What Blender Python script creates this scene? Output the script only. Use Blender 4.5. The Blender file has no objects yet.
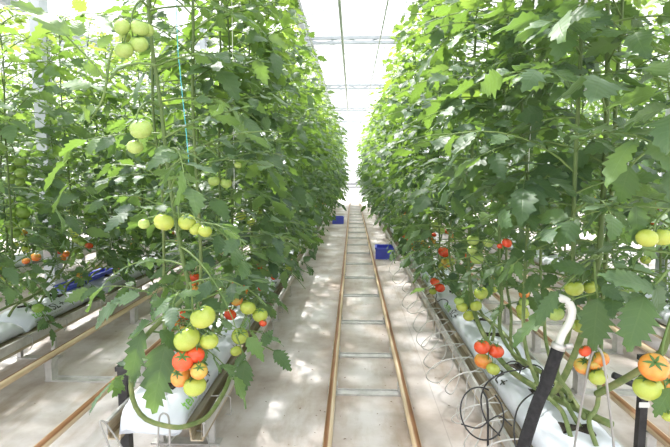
import bpy, bmesh, math, random
import numpy as np
from mathutils import Matrix, Vector

# ------------------------------------------------------------------ camera, sky, sun, exposure
SC = bpy.context.scene
COL = SC.collection
CAM = np.array([0.0, 0.0, 1.25])
PITCH, YAW, FPX = math.radians(5.88), math.radians(2.06), 490.0
cd = bpy.data.cameras.new('camera')
cam = bpy.data.objects.new('camera', cd)
COL.objects.link(cam)
cam.location = CAM
cam.rotation_euler = (math.pi / 2 - PITCH, 0, YAW)
cd.sensor_width = 36.0
cd.lens = FPX / 670 * 36.0
cd.clip_start, cd.clip_end = 0.02, 300
SC.camera = cam

wd = bpy.data.worlds.new('sky'); SC.world = wd; wd.use_nodes = True
bg = wd.node_tree.nodes['Background']
bg.inputs['Color'].default_value = (0.97, 0.97, 1.0, 1)
# overcast sky: the zenith about three times as bright as the horizon, dull ground below
_t = wd.node_tree
_c = _t.nodes.new('ShaderNodeTexCoord'); _s = _t.nodes.new('ShaderNodeSeparateXYZ'); _m = _t.nodes.new('ShaderNodeMapRange')
_t.links.new(_c.outputs['Generated'], _s.inputs[0]); _t.links.new(_s.outputs[2], _m.inputs[0])
_m.inputs[1].default_value = -.02; _m.inputs[2].default_value = 1.0; _m.inputs[3].default_value = .75; _m.inputs[4].default_value = 2.3
_g = _t.nodes.new('ShaderNodeMath'); _g.operation = 'GREATER_THAN'; _t.links.new(_s.outputs[2], _g.inputs[0]); _g.inputs[1].default_value = -.02
_x = _t.nodes.new('ShaderNodeMix'); _t.links.new(_g.outputs[0], _x.inputs[0]); _x.inputs[2].default_value = .30; _t.links.new(_m.outputs[0], _x.inputs[3])
_t.links.new(_x.outputs[0], bg.inputs['Strength'])
sd = bpy.data.lights.new('sun', 'SUN'); sun = bpy.data.objects.new('sun', sd); COL.objects.link(sun)
sd.energy = 6.5; sd.angle = math.radians(3.5); sd.color = (1.0, 0.955, 0.92)
sdir = Vector((0.36, -0.55, -0.82))          # direction the light travels
sun.rotation_euler = sdir.to_track_quat('-Z', 'Y').to_euler()
sun.location = (-4, 4, 12)

vs = SC.view_settings
vs.view_transform = 'Standard'; vs.look = 'None'; vs.gamma = 1.0; vs.use_curve_mapping = False
vs.exposure = 1.04
cy = SC.cycles
cy.use_denoising = True
cy.max_bounces = 10; cy.diffuse_bounces = 6; cy.glossy_bounces = 3
cy.transmission_bounces = 6; cy.transparent_max_bounces = 16
cy.sample_clamp_indirect = 6.0

# ------------------------------------------------------------------ helpers
rng = random.Random(11)
MROT = np.array(cam.rotation_euler.to_matrix())


def at(px, py, Y):
    """The point at depth Y whose place in the photo is (px, py)."""
    d = MROT @ np.array([(px - 335) / FPX, -(py - 223.5) / FPX, -1.0])
    return CAM + d * (Y / d[1])


class MB:
    """Collects shapes into one mesh with material slots and uv."""
    def __init__(s):
        s.v, s.f, s.uv, s.mi, s.n, s.r = [], [], [], [], 0, []

    def add(s, verts, faces, mi=0, uv=None, rnd=0.5):
        verts = np.asarray(verts, float)
        faces = np.asarray(faces, int)
        s.v.append(verts)
        s.f.append((faces + s.n, mi))
        s.uv.append(np.zeros((len(verts), 2)) if uv is None else np.asarray(uv, float))
        s.r.append(np.full(len(verts), rnd))
        s.n += len(verts)

    def box(s, lo, hi, mi=0):
        x0, y0, z0 = lo; x1, y1, z1 = hi
        v = [(x0, y0, z0), (x1, y0, z0), (x1, y1, z0), (x0, y1, z0), (x0, y0, z1), (x1, y0, z1), (x1, y1, z1), (x0, y1, z1)]
        f = [(0, 3, 2, 1), (4, 5, 6, 7), (0, 1, 5, 4), (1, 2, 6, 5), (2, 3, 7, 6), (3, 0, 4, 7)]
        s.add(v, f, mi)

    def bar(s, a, b, w, h, mi=0):
        a, b = np.array(a, float), np.array(b, float)
        d = (b - a) / np.linalg.norm(b - a)
        up = np.array([0, 0, 1.0]) if abs(d[2]) < .95 else np.array([0, 1.0, 0])
        sx = np.cross(d, up); sx /= np.linalg.norm(sx); sz = np.cross(sx, d)
        v = [p + sx * w / 2 * i + sz * h / 2 * j for p in (a, b) for i, j in ((-1, -1), (1, -1), (1, 1), (-1, 1))]
        f = [(0, 1, 2, 3), (7, 6, 5, 4), (0, 4, 5, 1), (1, 5, 6, 2), (2, 6, 7, 3), (3, 7, 4, 0)]
        s.add(v, f, mi)

    def tube(s, pts, rad, sides=8, mi=0, caps=True, rnd=0.5):
        pts = np.asarray(pts, float); n = len(pts)
        rad = np.full(n, rad) if np.isscalar(rad) else np.asarray(rad, float)
        tan = np.gradient(pts, axis=0)
        tan /= np.linalg.norm(tan, axis=1)[:, None] + 1e-12
        ref = np.array([0, 0, 1.0]) if abs(tan[0][2]) < .9 else np.array([1.0, 0, 0])
        u = np.cross(ref, tan[0]); u /= np.linalg.norm(u)
        V, UV = [], []
        ang = np.arange(sides) / sides * 2 * math.pi
        for i in range(n):
            u = u - tan[i] * np.dot(u, tan[i]); u /= np.linalg.norm(u) + 1e-12
            w = np.cross(tan[i], u)
            V.append(pts[i] + rad[i] * (np.cos(ang)[:, None] * u + np.sin(ang)[:, None] * w))
            UV += [(a / (2 * math.pi), i / max(1, n - 1)) for a in ang]
        V = np.concatenate(V)
        F = []
        for i in range(n - 1):
            for k in range(sides):
                k2 = (k + 1) % sides
                F.append((i * sides + k, i * sides + k2, (i + 1) * sides + k2, (i + 1) * sides + k))
        b = s.n
        s.add(V, F, mi, UV, rnd)
        if caps:
            c = np.array([pts[0], pts[-1]])
            s.v.append(c); s.uv.append(np.zeros((2, 2))); s.r.append(np.full(2, rnd))
            T = []
            for k in range(sides):
                k2 = (k + 1) % sides
                T.append((s.n, b + k2, b + k)); T.append((s.n + 1, b + (n - 1) * sides + k, b + (n - 1) * sides + k2))
            s.n += 2
            s.f.append((np.array(T), mi))

    def prism(s, prof, y0, y1, mi=0, closed=True):
        n = len(prof)
        v = [(x, y0, z) for x, z in prof] + [(x, y1, z) for x, z in prof]
        f = [(i, (i + 1) % n, (i + 1) % n + n, i + n) for i in range(n if closed else n - 1)]
        s.add(v, f, mi)

    def mesh(s, name, mats, smooth=True):
        me = bpy.data.meshes.new(name)
        V = np.concatenate(s.v); UV = np.concatenate(s.uv); R = np.concatenate(s.r)
        loops, tot, mi = [], [], []
        for f, m in s.f:
            loops.append(f.ravel()); tot.append(np.full(len(f), f.shape[1])); mi.append(np.full(len(f), m))
        loops = np.concatenate(loops); tot = np.concatenate(tot); mi = np.concatenate(mi)
        me.vertices.add(len(V)); me.vertices.foreach_set('co', V.astype(np.float32).ravel())
        me.loops.add(len(loops)); me.loops.foreach_set('vertex_index', loops.astype(np.int32))
        me.polygons.add(len(tot))
        me.polygons.foreach_set('loop_start', (np.cumsum(tot) - tot).astype(np.int32))
        me.polygons.foreach_set('loop_total', tot.astype(np.int32))
        me.polygons.foreach_set('material_index', mi.astype(np.int32))
        me.polygons.foreach_set('use_smooth', np.full(len(tot), smooth))
        uvl = me.uv_layers.new(name='UVMap'); uvl.data.foreach_set('uv', UV[loops].astype(np.float32).ravel())
        at_ = me.attributes.new('age', 'FLOAT', 'POINT'); at_.data.foreach_set('value', R.astype(np.float32))
        for m in (mats if isinstance(mats, (list, tuple)) else [mats]):
            me.materials.append(m)
        me.update(calc_edges=True); me.validate()
        return me

    def build(s, name, mats, parent=None, loc=None, smooth=True):
        return link(name, s.mesh(name, mats, smooth), parent, loc)


def link(name, data, parent=None, loc=None):
    o = bpy.data.objects.new(name, data); COL.objects.link(o)
    if parent is not None: o.parent = parent
    if loc is not None: o.location = loc
    return o


def tag(o, label, cat, group=None, kind=None):
    o['label'] = label; o['category'] = cat
    if group: o['group'] = group
    if kind: o['kind'] = kind
    return o


def thing(name, label, cat, loc=(0, 0, 0), group=None):
    o = link(name, None, None, loc)
    return tag(o, label, cat, group)


def struct(o):
    o['kind'] = 'structure'; return o


def spline(pts, n):
    """Catmull-Rom through pts, n points."""
    P = np.asarray(pts, float)
    P = np.vstack([2 * P[0] - P[1], P, 2 * P[-1] - P[-2]])
    out = []
    m = len(P) - 3
    for t in np.linspace(0, m - 1e-6, n):
        i = int(t); f = t - i
        a, b, c, d = P[i:i + 4]
        out.append(.5 * ((2 * b) + (c - a) * f + (2 * a - 5 * b + 4 * c - d) * f * f + (3 * b - a - 3 * c + d) * f ** 3))
    return np.array(out)


ORD = ['first', 'second', 'third', 'fourth', 'fifth', 'sixth', 'seventh', 'eighth', 'ninth', 'tenth', 'eleventh', 'twelfth',
       'thirteenth', 'fourteenth', 'fifteenth', 'sixteenth', 'seventeenth', 'eighteenth', 'nineteenth', 'twentieth']


# ------------------------------------------------------------------ materials
def mat(name, color=(.8, .8, .8), rough=.5, metal=0.0, spec=.5):
    m = bpy.data.materials.new(name); m.use_nodes = True
    b = m.node_tree.nodes['Principled BSDF']
    b.inputs['Base Color'].default_value = (*color, 1)
    b.inputs['Roughness'].default_value = rough
    b.inputs['Metallic'].default_value = metal
    b.inputs['Specular IOR Level'].default_value = spec
    return m


class NT:
    def __init__(s, m): s.t = m.node_tree; s.b = s.t.nodes.get('Principled BSDF')
    def n(s, typ, **kw):
        x = s.t.nodes.new(typ)
        for k, v in kw.items():
            if k.startswith('i_'): x.inputs[int(k[2:])].default_value = v
            else: setattr(x, k, v)
        return x
    def l(s, a, b): s.t.links.new(a, b)
    def math(s, op, a, b=None, c=None):
        x = s.n('ShaderNodeMath', operation=op)
        for i, v in enumerate((a, b, c)):
            if v is None: continue
            if isinstance(v, (int, float)): x.inputs[i].default_value = v
            else: s.l(v, x.inputs[i])
        return x.outputs[0]
    def noise(s, vec, scale, detail=4, rough=.55):
        x = s.n('ShaderNodeTexNoise'); x.inputs['Scale'].default_value = scale
        x.inputs['Detail'].default_value = detail; x.inputs['Roughness'].default_value = rough
        s.l(vec, x.inputs['Vector']); return x.outputs['Fac']
    def ramp(s, fac, stops):
        x = s.n('ShaderNodeValToRGB'); e = x.color_ramp.elements
        while len(e) < len(stops): e.new(.5)
        for k, (p, c) in zip(e, stops): k.position = p; k.color = (*c, 1) if len(c) == 3 else c
        s.l(fac, x.inputs[0]); return x.outputs['Color']
    def mix(s, fac, a, b, blend='MIX'):
        x = s.n('ShaderNodeMix', data_type='RGBA', blend_type=blend)
        if isinstance(fac, (int, float)): x.inputs[0].default_value = fac
        else: s.l(fac, x.inputs[0])
        for i, v in ((6, a), (7, b)):
            if isinstance(v, tuple): x.inputs[i].default_value = (*v, 1)
            else: s.l(v, x.inputs[i])
        return x.outputs[2]
    def bump(s, h, strength, dist=.01):
        x = s.n('ShaderNodeBump'); x.inputs['Strength'].default_value = strength; x.inputs['Distance'].default_value = dist
        s.l(h, x.inputs['Height']); s.l(x.outputs[0], s.b.inputs['Normal']); return x.outputs[0]
    def obj(s): return s.n('ShaderNodeTexCoord').outputs['Object']


def noisy(name, stops, scale=8, rough=.5, metal=0.0, bump=0.0, stretch=(1, 1, 1), detail=4):
    m = mat(name, rough=rough, metal=metal); k = NT(m)
    mp = k.n('ShaderNodeMapping'); mp.inputs['Scale'].default_value = stretch
    k.l(k.obj(), mp.inputs[0])
    f = k.noise(mp.outputs[0], scale, detail)
    k.l(k.ramp(f, stops), k.b.inputs['Base Color'])
    if bump: k.bump(f, bump)
    return m


def leaf_material():
    m = mat('tomato_leaf', rough=.52); k = NT(m); b = k.b
    uv = k.n('ShaderNodeUVMap', uv_map='UVMap').outputs[0]
    sp = k.n('ShaderNodeSeparateXYZ'); k.l(uv, sp.inputs[0])
    u = k.math('ABSOLUTE', k.math('MULTIPLY_ADD', sp.outputs[0], 2.0, -1.0))
    v = sp.outputs[1]
    mid = k.math('SUBTRACT', 1.0, k.math('MULTIPLY', u, 14.0)); mid = k.math('MAXIMUM', mid, 0.0)
    ph = k.math('FRACT', k.math('MULTIPLY', k.math('SUBTRACT', v, k.math('MULTIPLY', u, .16)), 7.0))
    side = k.math('SUBTRACT', 1.0, k.math('MULTIPLY', k.math('ABSOLUTE', k.math('SUBTRACT', ph, .5)), 9.0))
    side = k.math('MULTIPLY', k.math('MAXIMUM', side, 0.0), .7)
    vein = k.math('MAXIMUM', mid, side)
    age = k.n('ShaderNodeAttribute', attribute_name='age').outputs['Fac']
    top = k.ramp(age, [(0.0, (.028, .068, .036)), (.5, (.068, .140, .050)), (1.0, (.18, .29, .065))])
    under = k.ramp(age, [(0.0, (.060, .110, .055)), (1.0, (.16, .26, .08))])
    bf = k.n('ShaderNodeNewGeometry').outputs['Backfacing']
    col = k.mix(bf, top, under)
    col = k.mix(k.math('MULTIPLY', vein, .28), col, (.16, .24, .10))
    k.l(col, b.inputs['Base Color'])
    b.inputs['Specular IOR Level'].default_value = .55
    b.inputs['Sheen Weight'].default_value = .22; b.inputs['Sheen Roughness'].default_value = .5; b.inputs['Sheen Tint'].default_value = (.80, .95, .92, 1)   # fine hairs
    blister = k.math('SUBTRACT', k.math('ABSOLUTE', k.math('SUBTRACT', ph, .5)), k.math('MULTIPLY', mid, .6))
    nrm = k.bump(blister, .28, .004)
    tr = k.n('ShaderNodeBsdfTranslucent')
    tc = k.ramp(age, [(0.0, (.090, .175, .030)), (.5, (.24, .40, .05)), (1.0, (.52, .68, .11))])
    k.l(tc, tr.inputs['Color'])
    mx = k.n('ShaderNodeMixShader'); mx.inputs[0].default_value = .42
    k.l(b.outputs[0], mx.inputs[1]); k.l(tr.outputs[0], mx.inputs[2])
    out = k.t.nodes['Material Output']; k.l(mx.outputs[0], out.inputs['Surface'])
    return m


def tomato_material(name, stops, scale=9.0):
    m = mat(name, rough=.22); k = NT(m)
    oc = k.obj()
    sp = k.n('ShaderNodeSeparateXYZ'); k.l(oc, sp.inputs[0])
    nz = k.noise(oc, scale, 2)
    f = k.math('ADD', k.math('MULTIPLY', nz, .55), k.math('MULTIPLY_ADD', sp.outputs[2], .28, .22))   # unit sphere: shoulder stays greener
    k.l(k.ramp(f, stops), k.b.inputs['Base Color'])
    k.b.inputs['Subsurface Weight'].default_value = .12
    k.b.inputs['Subsurface Radius'].default_value = (.4, .2, .1)
    k.b.inputs['Subsurface Scale'].default_value = .02
    return m


M = {}
M['leaf'] = leaf_material()
M['stem'] = noisy('green_stem', [(.3, (.07, .13, .03)), (.6, (.13, .20, .05)), (.8, (.20, .25, .08))], 14, .6)
M['old_stem'] = noisy('woody_green_stem', [(.25, (.07, .11, .03)), (.5, (.13, .18, .055)), (.68, (.21, .23, .09)), (.80, (.30, .28, .15))], 22, .65, bump=.3)
_k = NT(M['old_stem']); _u = _k.n('ShaderNodeSeparateXYZ'); _k.l(_k.n('ShaderNodeUVMap', uv_map='UVMap').outputs[0], _u.inputs[0])
_r = _k.n('ShaderNodeMapRange'); _r.inputs[1].default_value = .30; _r.inputs[2].default_value = .55; _k.l(_u.outputs[1], _r.inputs[0])   # young upper stem is plain green
_src = _k.b.inputs['Base Color'].links[0].from_socket
_k.l(_k.mix(_r.outputs[0], _src, (.085, .135, .035)), _k.b.inputs['Base Color'])
M['calyx'] = mat('calyx_green', (.07, .15, .03), .6)
T_MATS = {
    'deep': tomato_material('green_tomato_skin', [(.2, (.24, .36, .07)), (.8, (.16, .27, .05))]),
    'green': tomato_material('pale_green_tomato_skin', [(.2, (.40, .50, .15)), (.8, (.26, .38, .08))]),
    'yellow': tomato_material('yellow_green_tomato_skin', [(.2, (.42, .46, .085)), (.8, (.30, .39, .06))]),
    'turning': tomato_material('orange_turning_tomato_skin', [(.25, (.64, .17, .03)), (.52, (.58, .29, .055)), (.75, (.42, .40, .08))], 2.2),
    'orange': tomato_material('orange_tomato_skin', [(.25, (.66, .13, .03)), (.6, (.62, .25, .045)), (.85, (.48, .36, .08))], 1.8),
    'red': tomato_material('red_tomato_skin', [(.2, (.58, .045, .018)), (.8, (.64, .10, .025))]),
}
T_LABEL = {'red': 'ripe red tomato', 'orange': 'orange tomato', 'turning': 'orange and yellow tomato', 'yellow': 'yellowish green tomato', 'green': 'pale green tomato', 'deep': 'green tomato'}
M['white'] = noisy('white_painted_metal', [(.3, (.58, .60, .61)), (.7, (.72, .73, .74))], 5, .45)
M['alu'] = noisy('grey_aluminium', [(.3, (.36, .39, .42)), (.7, (.50, .53, .56))], 4, .45, metal=.3)
M['galv'] = noisy('galvanised_steel', [(.3, (.40, .395, .385)), (.7, (.58, .575, .56))], 18, .5, metal=.4)
M['wire'] = mat('grey_wire', (.34, .34, .33), .45, .5)
M['greytube'] = mat('pale_grey_tube', (.50, .50, .48), .5)
M['black'] = noisy('black_plastic', [(.3, (.012, .012, .013)), (.7, (.030, .030, .032))], 30, .5)
M['rubber'] = noisy('black_foam', [(.3, (.006, .006, .007)), (.7, (.022, .022, .024))], 60, .9, bump=.4)
M['whiteplastic'] = mat('white_plastic', (.62, .62, .60), .35)
M['blue'] = mat('blue_plastic', (.085, .11, .62), .45)
M['peat'] = noisy('dark_peat', [(.3, (.010, .008, .006)), (.7, (.05, .04, .025))], 40, .95, bump=.6)
M['twine_white'] = mat('white_twine', (.75, .76, .72), .8)
M['twine_cyan'] = mat('turquoise_twine', (.10, .48, .55), .7)
M['dry'] = noisy('dry_leaf', [(.3, (.10, .06, .03)), (.7, (.22, .14, .07))], 12, .9)
M['ink_green'] = mat('green_print', (.22, .50, .08), .6)
M['ink_dark'] = mat('dark_print', (.03, .035, .03), .6)
M['ink_grey'] = mat('grey_print', (.40, .44, .42), .6)
M['bag'] = noisy('white_film', [(.3, (.50, .54, .60)), (.7, (.60, .63, .68))], 6, .32, bump=.25)


def trough_material():
    m = mat('weathered_gutter', rough=.55); k = NT(m); oc = k.obj()
    mp = k.n('ShaderNodeMapping'); mp.inputs['Scale'].default_value = (14, .8, 14); k.l(oc, mp.inputs[0])
    f = k.noise(mp.outputs[0], 3.0, 5)
    k.l(k.ramp(f, [(.30, (.15, .115, .07)), (.46, (.33, .27, .18)), (.62, (.45, .41, .33))]), k.b.inputs['Base Color'])
    k.bump(f, .2)
    return m


def pipe_material():
    """Cream painted pipe whose crown is rusty from trolley wheels."""
    m = mat('worn_cream_pipe', rough=.5); k = NT(m)
    uv = k.n('ShaderNodeUVMap', uv_map='UVMap').outputs[0]
    oc = k.obj()
    sp = k.n('ShaderNodeSeparateXYZ'); k.l(uv, sp.inputs[0])
    mp = k.n('ShaderNodeMapping'); mp.inputs['Scale'].default_value = (30, 1.2, 30); k.l(oc, mp.inputs[0])
    nz = k.noise(mp.outputs[0], 1.6, 5, .6)
    d = k.math('ABSOLUTE', k.math('SUBTRACT', sp.outputs[0], .5))                 # .5 = crown
    wear = k.math('ADD', d, k.math('MULTIPLY', k.math('SUBTRACT', nz, .5), .10))
    rust = k.ramp(nz, [(.3, (.16, .065, .025)), (.7, (.34, .17, .075))])
    cream = k.ramp(nz, [(.25, (.40, .27, .15)), (.5, (.60, .47, .31)), (.75, (.70, .61, .46))])
    fac = k.n('ShaderNodeMapRange'); fac.inputs[1].default_value = .075; fac.inputs[2].default_value = .115
    k.l(wear, fac.inputs[0])
    col = k.mix(fac.outputs[0], rust, cream)
    k.l(col, k.b.inputs['Base Color'])
    return m


def floor_material():
    m = mat('white_ground_sheet', rough=.6); k = NT(m); oc = k.obj()
    sp = k.n('ShaderNodeSeparateXYZ'); k.l(oc, sp.inputs[0])
    x, y = sp.outputs[0], sp.outputs[1]
    big = k.noise(oc, 1.6, 5, .6)
    base = k.ramp(big, [(.30, (.33, .27, .235)), (.44, (.50, .45, .42)), (.58, (.65, .615, .61)), (.8, (.74, .715, .72))])
    mp = k.n('ShaderNodeMapping'); mp.inputs['Scale'].default_value = (2.2, .55, 1); k.l(oc, mp.inputs[0])
    st = k.noise(mp.outputs[0], 2.6, 6, .65)
    stain = k.n('ShaderNodeMapRange'); stain.inputs[1].default_value = .50; stain.inputs[2].default_value = .72; k.l(st, stain.inputs[0])
    col = k.mix(k.math('MULTIPLY', stain.outputs[0], .75), base, (.34, .25, .17))
    for xr in (-.107, .283):
        near = k.n('ShaderNodeMapRange'); near.inputs[1].default_value = .16; near.inputs[2].default_value = .02
        k.l(k.math('ABSOLUTE', k.math('SUBTRACT', x, xr)), near.inputs[0])
        dirt = k.math('MULTIPLY', near.outputs[0], k.math('MULTIPLY', k.noise(oc, 5, 5, .65), .95))
        col = k.mix(dirt, col, (.33, .235, .165))
    fine = k.noise(oc, 45, 4, .7)
    fs = k.n('ShaderNodeMapRange'); fs.inputs[1].default_value = .60; fs.inputs[2].default_value = .75; k.l(fine, fs.inputs[0])
    col = k.mix(k.math('MULTIPLY', fs.outputs[0], .35), col, (.26, .20, .15))
    # welded seams of the sheet: one along the path, cross ones every 2.6 m
    s1 = k.math('LESS_THAN', k.math('ABSOLUTE', k.math('SUBTRACT', x, .46)), .0025)
    s2 = k.math('LESS_THAN', k.math('ABSOLUTE', k.math('SUBTRACT', k.math('FRACT', k.math('DIVIDE', y, 2.6)), .5)), .0011)
    sm = k.math('MULTIPLY', k.math('MAXIMUM', s1, s2), .35)
    col = k.mix(sm, col, (.20, .18, .16))
    k.l(col, k.b.inputs['Base Color'])
    k.bump(k.noise(oc, 7, 5, .6), .25, .01)
    return m


def glass_material():
    m = bpy.data.materials.new('greenhouse_glass'); m.use_nodes = True
    t = m.node_tree; t.nodes.clear()
    out = t.nodes.new('ShaderNodeOutputMaterial'); tr = t.nodes.new('ShaderNodeBsdfTransparent')
    tr.inputs[0].default_value = (.97, .985, .98, 1)
    gl = t.nodes.new('ShaderNodeBsdfGlossy'); gl.inputs['Roughness'].default_value = .05
    mx = t.nodes.new('ShaderNodeMixShader'); mx.inputs[0].default_value = .05
    t.links.new(tr.outputs[0], mx.inputs[1]); t.links.new(gl.outputs[0], mx.inputs[2]); t.links.new(mx.outputs[0], out.inputs[0])
    return m


M['trough'] = trough_material()
M['pipe'] = pipe_material()
M['floor'] = floor_material()
M['glass'] = glass_material()

# ------------------------------------------------------------------ the greenhouse
X0, X1, Y0, Y1 = -9.275, 7.525, -3.0, 27.0
b = MB(); b.box((X0, Y0, -.06), (X1, Y1, 0)); struct(b.build('floor', M['floor'], smooth=False))
EAVE, RIDGE, SPAN = 3.75, 4.45, 4.2
spans = [X0 + SPAN * i for i in range(5)]        # gutter lines
b, g = MB(), MB()
for i in range(4):
    xa, xb = spans[i], spans[i + 1]; xm = (xa + xb) / 2
    for (p, q, zp, zq) in ((xa, xm, EAVE, RIDGE), (xm, xb, RIDGE, EAVE)):
        g.add([(p, Y0, zp), (q, Y0, zq), (q, Y1, zq), (p, Y1, zp)], [(0, 1, 2, 3)])
        y = Y0
        while y <= Y1 + .01:
            b.bar((p, y, zp), (q, y, zq), .022, .03); y += 1.125
    b.bar((xm, Y0, RIDGE), (xm, Y1, RIDGE), .05, .05)
struct(g.build('ceiling', M['glass'], smooth=False))
struct(b.build('trim_1', M['white'], smooth=False))
b = MB()
for x in spans:
    b.prism([(x - .09, EAVE + .05), (x - .05, EAVE - .06), (x + .05, EAVE - .06), (x + .09, EAVE + .05)], Y0, Y1)
struct(b.build('trim_2', M['alu'], smooth=False))


def truss(y):
    t = MB(); zt, zb = 3.52, 3.44
    t.bar((X0, y, zt), (X1, y, zt), .05, .05); t.bar((X0, y, zb), (X1, y, zb), .05, .045)
    x = X0; s = 0
    while x < X1 - .1:
        t.bar((x, y, zb if s else zt), (x + .35, y, zt if s else zb), .016, .016); x += .35; s ^= 1
    return t


for k in range(6):
    y = 4.05 + 4.5 * k
    struct(truss(y).build('roof_truss', M['alu'], smooth=False))
    for x in (-6.5, -2.56, 2.56, 6.5):
        c = MB(); c.box((x - .045, y - .06, 0), (x + .045, y + .06, 3.72)); c.box((x - .08, y - .09, 0), (x + .08, y + .09, .02))
        struct(c.build('column', M['alu'], smooth=False))
# walls: glass between aluminium bars
def wall(name, a, bb, step):
    a, bb = np.array(a, float), np.array(bb, float); L = np.linalg.norm(bb - a); d = (bb - a) / L
    m = MB(); m.add([a, bb, bb + (0, 0, EAVE), a + (0, 0, EAVE)], [(0, 1, 2, 3)], 1)
    n = int(L / step)
    for i in range(n + 1):
        p = a + d * L * i / n; m.bar(p, p + (0, 0, EAVE), .045, .045)
    for z in (.03, .55, 1.6, 2.65, EAVE - .03):
        m.bar(a + (0, 0, z), bb + (0, 0, z), .05, .05)
    m.bar(a + (0, 0, .22), bb + (0, 0, .22), .06, .42)
    struct(m.build(name, [M['white'], M['glass']], smooth=False))
wall('wall_left', (X0, Y0, 0), (X0, Y1, 0), 1.5)
wall('wall_right', (X1, Y0, 0), (X1, Y1, 0), 1.5)
wall('wall_end', (X0, Y1, 0), (X1, Y1, 0), 1.4)
wall('wall_back', (X0, Y0, 0), (X1, Y0, 0), 1.4)

# overhead heating pipes running along the bay
for x, z, r, lab in ((-.17, 3.33, .022, 'grey overhead pipe running above the middle of the path'),
                     (.42, 3.33, .012, 'thin pale overhead pipe above the right rail'),
                     (-.80, 3.36, .020, 'grey overhead pipe above the row left of the path'),
                     (-.68, 3.36, .013, 'thin overhead pipe close beside the thicker one above the left row')):
    b = MB(); b.tube([(x, Y0 + .2, z), (x, 10, z), (x, Y1 - .2, z)], r, 8); o = b.build('overhead_pipe', M['white']); tag(o, lab, 'pipe')
# crop wires
ROWX = {'L1': -.77, 'R1': .77, 'L2': -2.14, 'R2': 2.14, 'L3': -3.60, 'L4': -5.0, 'R3': 3.6}
ROWNAME = {'L1': 'row left of the path', 'R1': 'row right of the path', 'L2': 'second row to the left', 'R2': 'second row to the right',
           'L3': 'third row to the left', 'L4': 'far left row', 'R3': 'third row to the right'}
for r, x in ROWX.items():
    b = MB()
    for dx in (-.13, .13): b.tube([(x + dx, Y0 + .2, 3.3), (x + dx, 12, 3.29), (x + dx, Y1 - .2, 3.3)], .003, 5)
    o = b.build('crop_wire', M['wire']); tag(o, 'pair of steel wires strung high above the ' + ROWNAME[r], 'wire')


# ------------------------------------------------------------------ rails
def rail_track(xa, xb, z, y0, y1, ys, label, r=.0205, post_h=None):
    t = thing('rail_track', label, 'rails', ((xa + xb) / 2, y0, 0))
    ox = (xa + xb) / 2
    for x in (xa, xb):
        m = MB()
        n = 30
        pts = [(x - ox, (y1 - y0) * i / n, z) for i in range(n + 1)]
        m.tube(pts, r, 14)
        # uv: put the crown at u = .5
        o = m.build('rail', M['pipe'], t)
        me = o.data
        uvs = np.zeros(len(me.loops) * 2, np.float32); me.uv_layers[0].data.foreach_get('uv', uvs)
        vi = np.zeros(len(me.loops), np.int32); me.loops.foreach_get('vertex_index', vi)
        co = np.zeros(len(me.vertices) * 3, np.float32); me.vertices.foreach_get('co', co); co = co.reshape(-1, 3)
        a = np.arctan2(co[:, 0] - (x - ox), co[:, 2] - z)
        side = 0.36 if x > ox else -.36                     # wheels wear the crown towards the outer side
        uu = .5 + (a - side) / (2 * math.pi)
        uvs = uvs.reshape(-1, 2); uvs[:, 0] = uu[vi]
        me.uv_layers[0].data.foreach_set('uv', uvs.ravel())
    for y in ys:
        m = MB(); m.box((xa - ox - .03, y - y0 - .028, 0), (xb - ox + .03, y - y0 + .028, .010))
        m.box((xa - ox - .03, y - y0 + .022, .0), (xb - ox + .03, y - y0 + .028, .018))
        o = m.build('sleeper', M['galv'], t, smooth=False)
        for x in (xa, xb):
            m = MB(); h = z - r * .6
            s = 1 if x == xa else -1
            m.box((x - ox - .020, y - y0 - .032, .009), (x - ox + .020, y - y0 + .032, h))
            m.box((x - ox - .026, y - y0 - .034, h - .02), (x - ox + .026, y - y0 + .034, h))
            m.build('support_post', M['galv'], o, smooth=False)
    return t


ys = [.9, 1.75, 2.68, 3.25, 4.0, 4.9, 5.75] + [6.65 + .9 * i for i in range(16)]
rail_track(-.107, .283, .072, -.6, 20.6, ys, 'pair of cream and rust rails down the middle of the central path')
rail_track(-1.82, -1.25, .155, -.6, 16, [.54 + 1.13 * i for i in range(13)], 'pair of raised rails along the bare aisle on the far left')
rail_track(1.29, 1.85, .155, -.6, 16, [.78 + .65 * i for i in range(23)], 'pair of raised rails in the aisle behind the right row')


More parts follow.
